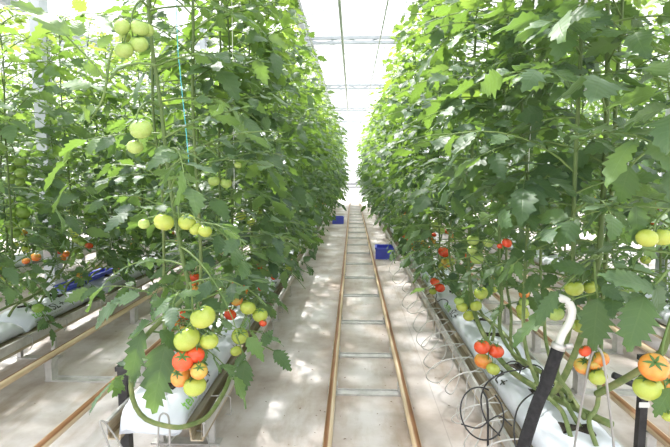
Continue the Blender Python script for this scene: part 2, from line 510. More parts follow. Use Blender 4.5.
# ------------------------------------------------------------------ gutters and grow bags
def gutter(row, y0, y1):
    x = ROWX[row]; s = 1 if x < 0 else -1                  # s points to the path
    t = thing('growing_gutter', 'long weathered metal gutter carrying the white bags of the ' + ROWNAME[row], 'gutter', (x, y0, 0))
    m = MB(); w = .19
    pr = [(-w, .275), (-w, .205), (-.140, .205), (-.134, .252), (.134, .252), (.140, .205), (w, .205), (w, .275)]
    th = .006
    inner = [(-w + th, .275), (-w + th, .205 + th), (-.140 - th, .205 + th), (-.134 - th, .252 + th), (.134 + th, .252 + th), (.140 + th, .205 + th), (w - th, .205 + th), (w - th, .275)]
    prof = pr + inner[::-1]
    m.prism(prof, 0, y1 - y0)
    n = len(prof)
    for yy in (0, y1 - y0):                                # end faces
        for i in range(7):
            m.add([(pr[i][0], yy, pr[i][1]), (pr[i + 1][0], yy, pr[i + 1][1]), (inner[i + 1][0], yy, inner[i + 1][1]), (inner[i][0], yy, inner[i][1])], [(0, 1, 2, 3)])
    m.build('trough', M['trough'], t, smooth=False)
    m = MB()
    for q in (-1, 1):
        m.box((q * w - .004, 0, .225), (q * w + .004, y1 - y0, .279)); m.box((q * (w + .004) - .006, 0, .276), (q * (w + .004) + .006, y1 - y0, .282))
    m.build('edge_flange', M['galv'], t, smooth=False)
    y = .35
    while y < y1 - y0:
        m = MB()
        for q in (-1, 1): m.box((q * .12 - .014, y - .014, 0), (q * .12 + .014, y + .014, .205))
        m.box((-.16, y - .016, .187), (.16, y + .016, .205)); m.box((-.16, y - .03, 0), (.16, y + .03, .006))
        m.build('stand', M['galv'], t, smooth=False)
        y += 1.9
    return t


def bag_mesh(seed):
    r = np.random.RandomState(seed); L, W, H = .96, .265, .108
    ny, nc = 34, 24
    V, F = [], []
    for i in range(ny + 1):
        t = i / ny; y = t * L
        e = min(t, 1 - t) * L
        k = min(1, (e / .10)) ** .45 if e < .10 else 1.0
        hh = H * (.10 + .90 * k); ww = W * (.93 + .07 * k) * (1 - .06 * (1 - k))
        if e < .012: hh = .012
        for j in range(nc):
            a = j / nc * 2 * math.pi
            ca, sa = math.cos(a), math.sin(a)
            px = ww / 2 * math.copysign(abs(ca) ** .55, ca); pz = hh / 2 * (1 + math.copysign(abs(sa) ** .62, sa))
            wr = .0035 * math.sin(9 * a + 14 * t * 3 + seed) * math.sin(23 * t + a) + .0025 * r.randn() * (.3 + (1 - k))
            wr += .004 * (1 - k) * math.sin(a * 11 + seed)
            V.append((px * (1 + wr * 3), y + (.01 * math.sin(a * 3 + seed) if e < .02 else 0), max(0.0, pz + (wr if pz > .01 else 0))))
    for i in range(ny):
        for j in range(nc):
            j2 = (j + 1) % nc
            F.append((i * nc + j, i * nc + j2, (i + 1) * nc + j2, (i + 1) * nc + j))
    m = MB(); m.add(V, F)
    m.add([V[j] for j in range(nc)], [tuple(range(nc - 1, -1, -1))]); m.add([V[ny * nc + j] for j in range(nc)], [tuple(range(nc))])
    return m.mesh('bag', M['bag'])


def hole_mesh(seed):
    r = np.random.RandomState(seed); m = MB(); a, c = .052, .040
    out = [(-a, -c), (-.004, -.013), (a, -c), (a * .97, c), (.004, .012), (-a, c * .95)]
    z = .006
    v = [(x, y, z + .002 * r.randn()) for x, y in out] + [(x, y, -.01) for x, y in out]
    m.add(v, [(0, 1, 4, 5), (1, 2, 3, 4)]); m.add(v, [(i, i + 6, (i + 1) % 6 + 6, (i + 1) % 6) for i in range(6)])
    for _ in range(26):
        x, y = r.uniform(-.04, .04), r.uniform(-.026, .026); y *= abs(x) / .04
        s = r.uniform(.003, .007); p = np.array([x, y, z])
        m.add([p + (s, 0, 0), p + (-s, s, 0), p + (-s, -s, 0), p + (0, 0, s * 1.3)], [(0, 1, 3), (1, 2, 3), (2, 0, 3)])
    return m.mesh('planting_hole', M['peat'], smooth=False)


BAGS = [bag_mesh(s) for s in (1, 2, 3)]
HOLES = [hole_mesh(s) for s in (1, 2)]
def side_point(along, up, sg, off=.0022):
    """A point on the path side of a bag: along it, and up round its flank."""
    a = -.05 + up; ca, sa = math.cos(a), math.sin(a)
    px = .1325 * math.copysign(abs(ca) ** .55, ca); pz = .054 * (1 + math.copysign(abs(sa) ** .62, sa))
    return (sg * (px + off), along, pz + off * .4)


def print_mesh(body, size, m, off, sg):
    c = bpy.data.curves.new('print', 'FONT'); c.body = body; c.size = size; c.offset = .0010; c.fill_mode = 'FRONT'
    tmp = bpy.data.objects.new('print_text', c); me = bpy.data.meshes.new_from_object(tmp)
    bpy.data.objects.remove(tmp)
    bm = bmesh.new(); bm.from_mesh(me)
    for q in np.arange(-.2 * size, size, size / 12):
        bmesh.ops.bisect_plane(bm, geom=bm.verts[:] + bm.edges[:] + bm.faces[:], plane_co=(0, q, 0), plane_no=(0, 1, 0))
    for v in bm.verts:
        x = off + v.co.x
        v.co = side_point(x if sg > 0 else .96 - x, v.co.y / size * 1.25 + .25, sg)
    bm.to_mesh(me); bm.free(); me.materials.clear(); me.materials.append(m); return me


TXT = {sg: [print_mesh('terra', .085, M['ink_green'], .04, sg), print_mesh('SL+', .095, M['ink_dark'], .235, sg)] for sg in (1, -1)}
LINES = {}
for sg in (1, -1):
    lines = MB(); rr = random.Random(4)
    for w_, up in ((.30, .02), (.22, -.12)):
        x = .04
        while x < .04 + w_:
            q = rr.uniform(.012, .03); P4 = []
            for xa, ua in ((x, up), (x + q, up), (x + q, up + .06), (x, up + .06)): P4.append(side_point(xa if sg > 0 else .96 - xa, ua, sg))
            lines.add(P4, [(0, 1, 2, 3)]); x += q + .006
    LINES[sg] = lines.mesh('fine_print', M['ink_grey'], smooth=False)


def grow_bag(row, i, y, detail, label, group):
    x = ROWX[row]; s = 1 if x < 0 else -1
    o = link('grow_bag', BAGS[i % 3], None, (x, y, .2581)); tag(o, label, 'grow bag', group)
    if detail:
        for k, fy in enumerate((.20, .48, .76)):
            h = link('planting_hole', HOLES[k % 2], o, (-.01 * s, fy, .108)); h.rotation_euler = (0, 0, .3 * (k - 1) + .15)
        # print on the side facing the path, reading along the row
        for d in TXT[s]: link('print', d, o)
        link('fine_print', LINES[s], o)
    return o


for row, y0, y1 in (('L1', 1.80, 20.2), ('R1', 1.42, 20.2), ('L2', .9, 13), ('R2', 1.6, 13), ('L3', 2, 14)):
    gutter(row, y0, y1)
    n = int((y1 - y0 - .03) / .99)
    for i in range(n):
        near = i < 5
        if i < 6: lab, grp = f'white grow bag in the {ROWNAME[row]}, {ORD[i]} from the near end', 'grow bags of the ' + ROWNAME[row]
        else: lab, grp = f'white grow bag far along the {ROWNAME[row]}', 'grow bags of the ' + ROWNAME[row]
        grow_bag(row, i, y0 + (-.05 if row == 'L1' else .03) + i * .99, row in ('L1', 'R1', 'L2', 'R2') and i < 6, lab, grp)


# ------------------------------------------------------------------ leaves
def leaflet(stations, cols, seed, lobed):
    r = np.random.RandomState(seed)
    V, UV, F = [], [], []
    droop, fold = r.uniform(.10, .34), r.uniform(-.05, .22)
    tw, wav = r.uniform(-.25, .25), r.uniform(.02, .05)
    for i in range(stations + 1):
        t = i / stations
        w = .25 * math.sin(math.pi * min(1, max(0, t)) ** .72) ** .85 + .004
        for j in range(cols):
            u = -1 + 2 * j / (cols - 1)
            ww, yo = w, 0.0
            if lobed and abs(u) > .99 and 0 < i < stations:
                k = (i + (seed + (u > 0)) % 2) % 2
                ww = w * (1.18 if k else .80) * (1 + .08 * r.randn()); yo = .035 if k else -.01
            x = u * ww; y = t + yo
            z = -droop * t * t + fold * abs(x) + wav * math.sin(t * 9 + u * 2 + seed) * abs(u) - .25 * x * x
            x2 = x * math.cos(tw * t) - 0.0; z2 = z + x * math.sin(tw * t)
            V.append((x2, y * (1 - .12 * droop * t), z2)); UV.append(((u + 1) / 2, t))
    for i in range(stations):
        for j in range(cols - 1):
            F.append((i * cols + j, i * cols + j + 1, (i + 1) * cols + j + 1, (i + 1) * cols + j))
    return np.array(V), np.array(F), np.array(UV)


LEAFLETS = {'hi': [leaflet(11, 5, s, True) for s in range(8)],
            'mid': [leaflet(7, 3, s, True) for s in range(6)],
            'lo': [leaflet(4, 3, s, False) for s in range(4)]}
MANUAL = []         # (point, radius) of fruit that hangs in the open: no leaf grows over it


def norm(v): return v / (np.linalg.norm(v) + 1e-12)


def blocked(p, size):
    v = p - CAM; d = np.linalg.norm(v)
    if d < .95: return True
    for q, r in MANUAL:
        w = q - CAM; dq = np.linalg.norm(w)
        if d < dq + r:
            c = np.dot(v, w) / (d * dq)
            if c > .5 and math.acos(min(1, c)) < (r / dq + size * .34 / d): return True
    return False


def compound_leaf(m, p, az, L, elev, droop, lod, r, age, test, xlim=None):
    """One pinnate tomato leaf: a drooping stalk with paired leaflets and one at the tip."""
    n = 7 if lod != 'lo' else 5
    h = np.array([math.cos(az), math.sin(az), 0]); up = np.array([0, 0, 1.0])
    side = np.cross(h, up)
    pts, e, q = [p], elev, p.copy()
    bend = r.uniform(-.35, .35)
    for i in range(n):
        e2 = e - droop * ((i + .5) / n)
        a2 = bend * (i / n)
        d = math.cos(e2) * (h * math.cos(a2) + side * math.sin(a2)) + math.sin(e2) * up
        q = q + d * L / n; pts.append(q.copy())
    pts = np.array(pts)
    cum = np.linspace(0, 1, n + 1)
    def pos(s):
        i = min(n - 1, int(s * n)); f = s * n - i
        return pts[i] * (1 - f) + pts[i + 1] * f, norm(pts[i + 1] - pts[i])
    items = []
    base = r.uniform(.24, .34) * L
    for s, k in ((.30, .58), (.50, .80), (.68, .90), (.86, .86)):
        for sd in (-1, 1): items.append((min(.97, s + r.uniform(-.04, .04)), sd, k * base))
    if lod == 'hi':
        for s in (.47, .69, .90):
            for sd in (-1, 1):
                if r.random() < .7: items.append((s, sd, .28 * base))
    items.append((1.0, 0, base * 1.12))
    T = LEAFLETS[lod]
    kept = 0
    for s, sd, sz in items:
        o, d = pos(s)
        nrm = norm(up + .35 * np.array([r.gauss(0, 1), r.gauss(0, 1), 0]) - d * np.dot(up, d))
        lat = norm(np.cross(d, nrm))
        if sd == 0: dd = d + np.array([0, 0, -.15])
        else: dd = d * r.uniform(.35, .75) + lat * sd + np.array([0, 0, r.uniform(-.32, .12)])
        dd = norm(dd)
        st = .12 * sz if sd else 0.0
        o2 = o + dd * st
        c = o2 + dd * sz * .5
        if xlim is not None and xlim(c): continue
        if test and (blocked(c, sz) or blocked(o2 + dd * sz * .9, sz * .5)): continue
        nn = norm(nrm - dd * np.dot(nrm, dd)); xx = np.cross(dd, nn)
        roll = r.gauss(0, .35); xx, nn = xx * math.cos(roll) + nn * math.sin(roll), nn * math.cos(roll) - xx * math.sin(roll)
        V, F, UV = T[r.randrange(len(T))]
        W = o2 + sz * (V[:, :1] * xx + V[:, 1:2] * dd + V[:, 2:] * nn)
        m.add(W, F, 0, UV, min(1, max(0, age + r.gauss(0, .12))))
        kept += 1
        if sd and lod == 'hi' and sz > .5 * base: m.tube([o, o2], .0018, 4, 1, caps=False)
    if kept or not test:
        k = len(pts)
        m.tube(pts, np.linspace(.0036, .0014, k) if lod != 'lo' else np.linspace(.005, .002, k), 5 if lod == 'hi' else 3, 1, caps=False)


def foliage(path, zlo, zhi, lod, seed, test=False, xlim=None, step=.052, size=1.0, bias=None, skip=None):
    """All leaves along the upright part of a stem path."""
    r = random.Random(seed); m = MB()
    az = r.uniform(0, 6.28)
    P = np.asarray(path)
    z = zlo
    while z < zhi:
        i = int(np.argmax(P[:, 2] >= z)) if P[-1, 2] >= z else len(P) - 1
        if i > 0 and P[i, 2] > P[i - 1, 2]:
            f = (z - P[i - 1, 2]) / (P[i, 2] - P[i - 1, 2]); f = min(1, max(0, f)); p = P[i - 1] * (1 - f) + P[i] * f
        else: p = P[i].copy()
        az += 2.4 + r.gauss(0, .35)
        a = az
        if bias is not None and r.random() < .35: a = bias + r.gauss(0, .6)
        tt = (z - zlo) / max(.1, zhi - zlo)
        L = size * r.uniform(.36, .48) * (1.0 if tt < .72 else 1 - .75 * (tt - .72) / .28)
        if tt < .10: L *= .8
        el = .35 + .25 * tt + r.gauss(0, .2); dr = .95 - .25 * tt + r.gauss(0, .22)
        age = .22 + .75 * max(0, tt - .30) + (.2 if tt > .85 else 0)
        if not (skip and skip(p, a, L)):
            compound_leaf(m, p, a, max(.10, L), el, dr, lod, r, age, test, xlim)
        z += step * r.uniform(.75, 1.25) * (1.0 if tt < .85 else .6)
    return m


# ------------------------------------------------------------------ fruit
def tomato_mesh(lobes, seed):
    nu, nv = 28, 16; V, F = [], []
    for i in range(nv + 1):
        th = math.pi * i / nv
        for j in range(nu):
            ph = 2 * math.pi * j / nu
            st = math.sin(th); r = 1 + .025 * lobes * math.cos(5 * ph + seed) * st * max(0, math.cos(th)) ** .7
            z = .86 * math.cos(th) - .16 * math.exp(-(th / .32) ** 2) + .04 * math.exp(-((math.pi - th) / .3) ** 2)
            V.append((st * r, st * r and st * 0 + st * r, z)); V[-1] = (st * r * math.cos(ph), st * r * math.sin(ph), z)
    for i in range(nv):
        for j in range(nu):
            j2 = (j + 1) % nu; F.append((i * nu + j, (i + 1) * nu + j, (i + 1) * nu + j2, i * nu + j2))
    return V, F


TOM = {}
for k_, m_ in T_MATS.items():
    TOM[k_] = []
    for q_ in range(2):
        b = MB(); b.add(*tomato_mesh(q_ + .6, q_ * 1.3)); TOM[k_].append(b.mesh('tomato', m_))


def calyx_mesh(seed):
    r = random.Random(seed); m = MB()
    for k in range(6):
        a = k / 6 * 6.283 + r.uniform(-.2, .2); L = r.uniform(.55, .8); c, s = math.cos(a), math.sin(a)
        pts = []
        for i in range(5):
            t = i / 4; w = .10 * math.sin(math.pi * (.12 + .88 * t) ** .8) + .004
            rad = .05 + L * t; zz = .70 + .07 * math.sin(t * 2.4) - .10 * t * t + .05 * (k % 2) * t
            for sgn, dz in ((-1, 0), (0, .03), (1, 0)): pts.append((c * rad - s * w * sgn, s * rad + c * w * sgn, zz + dz + .03))
        F = [(i * 3 + j, i * 3 + j + 1, i * 3 + j + 4, i * 3 + j + 3) for i in range(4) for j in range(2)]
        m.add(pts, F)
    m.tube([(0, 0, .68), (.02, 0, .95), (.12, .03, 1.25)], .055, 6)
    return m.mesh('calyx', M['calyx'])


CAL = [calyx_mesh(s) for s in (1, 2)]


def tomato(parent, org, p, r, kind, seed, calyx=True, axis=None):
    rr = random.Random(seed)
    o = link('tomato', TOM[kind][seed % 2], parent)
    o.location = np.asarray(p) - org; o.scale = (r, r, r)
    ax = Vector(axis) if axis is not None else Vector((rr.gauss(0, .35), rr.gauss(0, .35), 1))
    o.rotation_euler = ax.to_track_quat('Z', 'Y').to_euler()
    o['label'] = T_LABEL[kind]
    if calyx: link('calyx', CAL[seed % 2], o)
    return o


def truss_stalk(parent, org, start, fruits):
    m = MB(); c = np.mean([f for f, _ in fruits], axis=0); topz = max(f[2] + r for f, r in fruits)
    start = np.asarray(start, float)
    mid = np.array([c[0], c[1], max(topz + .01, c[2] + .02)])
    if np.linalg.norm(start - mid) > .3: start = mid + norm(start - mid) * .3
    mid2 = (start + mid) / 2 + (0, 0, .03)
    low = c + (0, 0, -.02)
    sp = spline([start, mid2, mid, low], 14)
    m.tube(sp - org, np.linspace(.0042, .0022, 14), 6)
    for f, r in fruits:
        a = mid * .6 + low * .4
        e = f + (0, 0, r * .75)
        m.tube(spline([a, (a + e) / 2 + (0, 0, .012), e], 6) - org, .0022, 5)
    m.build('truss_stalk', M['stem'], parent)


# ------------------------------------------------------------------ tomato plants
FR = {}   # hand-set trusses: list of (row, depth, [(px, py, r_px, kind), ...])
TR = [
    ('A', 1.50, [(122, 27, 8, 'green'), (140, 28, 9, 'green'), (147, 30, 7, 'green'), (124, 50, 9, 'green'), (139, 44, 9, 'green'), (125, 37, 6, 'green')]),
    ('A', 1.50, [(141, 129, 11, 'green'), (135, 147, 8, 'green')]),
    ('A', 1.52, [(164, 222, 10, 'yellow'), (187, 222, 9, 'yellow'), (144, 224, 6, 'green'), (205, 231, 7, 'yellow'), (196, 229, 7, 'yellow')]),
    ('A', 1.46, [(203, 317, 13, 'yellow'), (187, 339, 14, 'yellow'), (209, 341, 10, 'yellow'), (183, 361, 11, 'red'), (195, 355, 10, 'red'), (181, 377, 11, 'orange'), (199, 371, 9, 'turning'), (195, 386, 12, 'yellow')]),
    ('B', 2.05, [(248, 308, 8, 'yellow'), (260, 315, 8, 'yellow'), (240, 336, 9, 'yellow'), (263, 323, 4, 'red'), (236, 351, 6, 'yellow')]),
    ('B', 2.1, [(214, 181, 6, 'green'), (226, 183, 6, 'green'), (238, 165, 4, 'green')]),
    ('C', 2.9, [(241, 216, 5, 'yellow'), (251, 222, 4, 'yellow')]),
    # right row
    ('Ra', 2.55, [(473, 240, 6, 'green'), (472, 250, 5, 'green'), (477, 258, 7, 'green'), (488, 243, 5, 'green')]),
    ('Ra', 2.45, [(481, 293, 7, 'yellow'), (462, 307, 6, 'yellow'), (469, 316, 6, 'yellow'), (476, 306, 6, 'yellow'), (459, 301, 5, 'green')]),
    ('Rb', 1.95, [(482, 347, 8, 'red'), (496, 351, 8, 'red'), (483, 361, 9, 'turning'), (493, 369, 7, 'yellow')]),
    ('Rc', 3.6, [(444, 252, 6, 'red'), (447, 262, 6, 'turning'), (443, 266, 5, 'yellow'), (450, 262, 5, 'yellow')]),
    ('Rc', 3.5, [(435, 282, 5, 'red'), (440, 288, 5, 'red'), (433, 291, 4, 'yellow')]),
    ('Rd', 4.4, [(436, 225, 5, 'green'), (441, 231, 4, 'green'), (452, 240, 3, 'green')]),
    ('Re', 1.9, [(507, 243, 5, 'red'), (500, 246, 3, 'red')]),
    ('Rf', 1.5, [(574, 288, 9, 'yellow'), (590, 287, 7, 'yellow')]),
    ('Rf', 1.5, [(556, 314, 8, 'green'), (569, 325, 6, 'green'), (578, 326, 7, 'yellow'), (592, 329, 7, 'yellow'), (552, 301, 5, 'green')]),
    ('Rg', 1.42, [(585, 351, 6, 'red'), (600, 359, 9, 'turning'), (583, 366, 9, 'turning'), (598, 377, 9, 'yellow'), (594, 364, 7, 'turning')]),
    ('Rh', 1.22, [(654, 367, 14, 'orange'), (648, 388, 14, 'yellow'), (668, 384, 11, 'orange'), (668, 416, 6, 'yellow')]),
    ('Rh', 1.22, [(647, 238, 10, 'yellow'), (662, 237, 10, 'yellow')]),
    # second row to the left
    ('La', 3.0, [(10, 168, 5, 'deep'), (20, 162, 6, 'deep'), (12, 179, 6, 'deep'), (21, 173, 6, 'deep'), (20, 182, 5, 'deep'), (10, 158, 4, 'deep')]),
    ('La', 3.0, [(9, 201, 4, 'deep'), (12, 212, 6, 'deep'), (23, 213, 7, 'deep'), (11, 223, 6, 'deep'), (24, 224, 6, 'deep'), (15, 233, 6, 'deep')]),
    ('La', 2.9, [(38, 308, 6, 'deep')]),
    ('Lb', 3.9, [(79, 240, 5, 'deep'), (83, 243, 4, 'deep'), (77, 250, 4, 'deep'), (80, 256, 4, 'deep'), (89, 246, 4, 'red')]),
    ('Lb', 3.9, [(36, 257, 5, 'orange'), (26, 261, 4, 'orange')]),
    ('Lc', 4.4, [(102, 271, 4, 'yellow'), (108, 275, 5, 'green'), (101, 279, 4, 'yellow'), (99, 268, 4, 'turning')]),
    ('Lc', 4.2, [(73, 175, 3, 'deep'), (71, 182, 4, 'deep')]),
]
for who, Y, fr in TR:
    FR.setdefault(who, []).append([(at(px, py, Y + (k % 3 - 1) * .02), r * Y / FPX, kind) for k, (px, py, r, kind) in enumerate(fr)])
    for (q, r, kk) in FR[who][-1]: MANUAL.append((q, r))


for q_ in ((562, 335, 1.4), (569, 323, 1.4), (572, 311, 1.4), (568, 302, 1.4), (560, 299, 1.4), (555, 355, 1.4), (548, 378, 1.4)): MANUAL.append((at(*q_), .022))
for q_ in ((575, 408, 1.72), (540, 390, 1.88), (523, 379, 1.97), (506, 366, 2.08), (495, 350, 2.18), (484, 335, 2.3), (477, 320, 2.4)): MANUAL.append((at(*q_), .016))


def keep_out(sign):
    """Leaves stay out of the trolley's way and off the floor."""
    lim = .30
    def f(c): return sign * c[0] < lim or c[2] < .34
    return f


def build_plant(path, zlo, zhi, lod, seed, label, group, who=None, row='L1', test=False, rad=.0072, old=True, fruits=0, size=1.0, step=.052, skip=None):
    path = np.asarray(path, float); org = path[0].copy()
    t = thing('tomato_plant', label, 'tomato plant', org, group)
    m = MB(); n = len(path)
    rads = np.interp(np.arange(n), [0, n * .4, n - 1], [rad * 1.15, rad, rad * .45])
    m.tube(path - org, rads, 9 if lod == 'hi' else 5)
    m.build('stem', M['old_stem'], t)
    s = -1 if row[0] == 'L' else 1
    f = foliage(path, zlo, zhi, lod, seed, test, keep_out(s) if row in ('L1', 'R1') else None, step, size, bias=(0 if row[0] == 'L' else math.pi), skip=skip)
    for v in f.v: v -= org
    for key in ((who, 'A2') if who == 'A' else (who,)):
        if key in LEAVES: hand_leaves(f, key, org, seed)
    f.build('foliage', [M['leaf'], M['stem']], t)
    rr = random.Random(seed + 99)
    for tr in FR.get(who, []):
        c = np.mean([q for q, _, _ in tr], axis=0)
        up = path[np.argmin(np.abs(path[:, 2] - (max(q[2] for q, _, _ in tr) + .07)) + 1.5 * np.linalg.norm(path[:, :2] - c[:2], axis=1))]
        truss_stalk(t, org, up, [(q, r) for q, r, _ in tr])
        for k, (q, r, kind) in enumerate(tr):
            ax = None
            if kind == 'orange' and who == 'Rh': ax = norm(CAM - q) + np.array([.1, 0, .5])
            tomato(t, org, q, r, kind, rr.randrange(1000), True, ax)
    for k in range(fruits):
        z = zlo + .05 + .33 * k + rr.uniform(0, .15)
        p0 = path[np.argmin(np.abs(path[:, 2] - z))]
        a = (0 if row[0] == 'L' else math.pi) + rr.gauss(0, .9)
        c = p0 + np.array([math.cos(a) * .09, math.sin(a) * .09, -.03])
        kinds = [['red', 'orange', 'turning', 'yellow'], ['yellow', 'turning', 'green', 'yellow'], ['green', 'green', 'yellow', 'green'], ['deep', 'green', 'deep', 'green']][min(3, k + (rr.random() < .4))]
        fr = []
        for j in range(rr.randint(3, 5)):
            q = c + np.array([rr.uniform(-.035, .035), rr.uniform(-.035, .035), -.036 * j])
            fr.append((q, rr.uniform(.022, .032), kinds[j % 4]))
        truss_stalk(t, org, p0 + (0, 0, .03), [(q, r) for q, r, _ in fr])
        for q, r, kind in fr: tomato(t, org, q, r, kind, rr.randrange(1000), lod != 'lo')
    return t


def upright(base, head, seed, ztop, lean=.0):
    r = random.Random(seed)
    hx, hy = head
    pts = [base, base + np.array([.02 * r.gauss(0, 1), .06 * np.sign(hy - base[1] + 1e-6), .06])]
    d = hy - base[1]
    if abs(d) > .25:
        pts.append(np.array([base[0] * .7 + hx * .3 + r.gauss(0, .025), base[1] + d * .35, .42 + r.uniform(-.02, .03)]))
        pts.append(np.array([base[0] * .3 + hx * .7 + r.gauss(0, .02), base[1] + d * .68, .49 + r.uniform(-.02, .04)]))
        pts.append(np.array([hx, hy - .07 * np.sign(d), .62]))
    else: pts.append(np.array([(base[0] + hx) / 2, (base[1] + hy) / 2, .48]))
    for z in np.arange(.80, ztop, .36): pts.append(np.array([hx + r.gauss(0, .012), hy + lean * (z - .7) + r.gauss(0, .012), z]))
    pts.append(np.array([hx, hy + lean * (ztop - .7), ztop]))
    return spline(pts, 40)


def px_path(lst, n=40): return spline([at(*q) for q in lst], n)


LEAVES = {
    'A': (1.42, [[(157, 66), (140, 63), (120, 68), (107, 80), (92, 62), (72, 42), (62, 31)], [(107, 80), (103, 98), (96, 112), (88, 124)], [(107, 80), (109, 62), (113, 48)]],
          [((70, 36), (8, -8), 13), ((79, 36), (77, 16), 9), ((113, 30), (88, 13), 8), ((98, 47), (112, 32), 7), ((100, 76), (82, 62), 9), ((90, 88), (58, 74), 11), ((97, 108), (72, 120), 9), ((90, 122), (84, 104), 8)]),
    'A2': (1.50, [[(176, 308), (160, 318), (140, 330)], [(168, 312), (166, 330), (164, 345)]],
           [((166, 342), (148, 421), 21), ((142, 330), (124, 392), 13), ((150, 322), (122, 336), 10), ((160, 330), (186, 352), 10), ((176, 310), (150, 300), 12), ((120, 300), (82, 325), 12), ((140, 296), (106, 300), 10)]),
    'B': (1.95, [[(236, 335), (242, 350), (246, 360)], [(246, 340), (262, 345), (276, 352)]], [((246, 360), (238, 400), 12), ((274, 350), (292, 371), 9), ((262, 345), (272, 330), 8), ((246, 355), (228, 368), 8)]),
    'Rf': (1.36, [[(594, 262), (596, 285), (598, 300)], [(590, 262), (575, 275), (560, 290)]], [((598, 298), (592, 353), 18), ((558, 291), (532, 325), 9), ((585, 270), (552, 262), 11), ((602, 285), (622, 300), 10)]),
    'Rh': (1.18, [[(668, 270), (655, 285), (640, 298)], [(648, 150), (636, 160), (630, 168)]], [((645, 296), (626, 352), 20), ((655, 285), (668, 330), 16), ((630, 166), (616, 206), 17), ((636, 205), (640, 250), 12), ((655, 290), (606, 268), 15), ((672, 388), (652, 417), 11)]),
}


def hand_leaves(m, key, org, seed):
    Y, stalks, lts = LEAVES[key]; r = random.Random(seed)
    for st in stalks: m.tube(px_path([(x, y, Y + .02) for x, y in st], 12) - org, np.linspace(.0040, .0020, 12), 6, 1)
    for a, b_, w in lts:
        p, q = at(*a, Y), at(*b_, Y + r.uniform(-.05, .05)); d = q - p; L = np.linalg.norm(d); d /= L
        n = norm(norm(CAM - p) * .8 + np.array([0, 0, .75])); n = norm(n - d * np.dot(n, d)); x = np.cross(d, n)
        V, F, UV = leaflet(15, 5, r.randrange(8), True); ws = (w * Y / FPX) / (.30 * L)
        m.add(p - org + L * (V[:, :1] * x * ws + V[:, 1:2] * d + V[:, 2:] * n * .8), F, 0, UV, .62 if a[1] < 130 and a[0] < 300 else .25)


# --- hand-placed plants of the left row


A_path = px_path([(232, 372, 2.05), (224, 392, 1.93), (208, 416, 1.80), (190, 425, 1.72), (172, 427, 1.68), (143, 417, 1.65), (131, 388, 1.6), (140, 345, 1.58), (170, 312, 1.58), (188, 290, 1.58),
                  (183, 260, 1.58), (174, 210, 1.58), (167, 160, 1.58), (160, 100, 1.58), (152, 45, 1.58), (148, 0, 1.58), (150, -60, 1.6), (155, -140, 1.62), (158, -240, 1.62)], 64)


def a_skip(p, az, L):           # the near plant keeps only its one long branch on the outer side up there
    return p[2] > 1.40 and math.cos(az) < .1


build_plant(A_path, .72, 2.7, 'hi', 5, 'nearest tomato plant on the left, ripening cluster low and green cluster near its top', 'plants of the left row', 'A', 'L1', True, .0085, step=.058, size=.92, skip=a_skip)
hl = [('B', 1.98, -.64), ('', 2.25, -.90), ('', 2.36, -.64), ('C', 2.55, -.64), ('', 2.80, -.90), ('', 3.10, -.65), ('', 3.40, -.88)]
for i, (who, y, x) in enumerate(hl):
    base = np.array([-.77 + .03 * (-1) ** i, max(1.95 + .05 * i, y - .8), .36])
    p = upright(base, (x, y), 40 + i, 2.75 + .1 * math.sin(i * 2))
    build_plant(p, .50 + .06 * (i % 3), 2.75, 'hi', 60 + i, f'leafy tomato plant in the row left of the path, {ORD[i + 1]} from the near end', 'plants of the left row', who, 'L1', True, fruits=0 if who else 1)
# --- hand-placed plants of the right row
Ra_path = np.vstack([px_path([(612, 425, 1.60), (575, 408, 1.72), (540, 390, 1.88), (506, 366, 2.08), (484, 335, 2.3), (472, 305, 2.5), (470, 285, 2.56)], 30),
                     spline([(.62, 2.62, .80), (.63, 2.63, 1.2), (.62, 2.62, 1.7), (.64, 2.64, 2.2), (.64, 2.64, 2.7)], 24)])
build_plant(Ra_path, .68, 2.75, 'hi', 80, 'tomato plant whose thick bare stem trails along the near white bag on the right', 'plants of the right row', 'Ra', 'R1', True, .0115)
Rf_path = np.vstack([px_path([(548, 398, 1.78), (560, 384, 1.72), (573, 358, 1.66), (583, 330, 1.62), (590, 302, 1.6)], 20),
                     spline([(.80, 1.60, .98), (.80, 1.60, 1.4), (.78, 1.6, 1.9), (.79, 1.6, 2.6)], 20)])
build_plant(Rf_path, .93, 2.7, 'hi', 81, 'tomato plant rising behind the white hooked pipe on the right', 'plants of the right row', 'Rf', 'R1', True, .0105)
Rh_path = np.vstack([px_path([(597, 394, 1.62), (612, 386, 1.55), (640, 370, 1.45), (662, 352, 1.38)], 16),
                     spline([(.90, 1.34, .92), (.90, 1.33, 1.3), (.88, 1.33, 1.9), (.88, 1.33, 2.6)], 20)])
build_plant(Rh_path, .90, 2.65, 'hi', 82, 'tomato plant at the right edge with big orange and yellow fruit', 'plants of the right row', 'Rh', 'R1', True, .0105)
Rb_path = np.vstack([px_path([(585, 418, 1.66), (566, 392, 1.80), (545, 375, 1.95), (525, 362, 2.08), (512, 352, 2.16), (500, 330, 2.2), (502, 300, 2.2)], 30),
                     spline([(.66, 2.2, .86), (.65, 2.2, 1.3), (.66, 2.2, 1.9), (.65, 2.2, 2.7)], 20)])
build_plant(Rb_path, .74, 2.75, 'hi', 83, 'tomato plant with two red and two yellowish fruit over the bag near the black tubes', 'plants of the right row', 'Rb', 'R1', True, .0090)
hr = [('Rg', 1.75, .90, .84), ('Re', 1.92, .66, .80), ('', 2.35, .90, .66), ('', 2.85, .88, .60), ('Rc', 3.15, .64, .62), ('', 3.45, .90, .58), ('', 1.48, .66, 1.08), ('Rd', 3.75, .66, .60)]
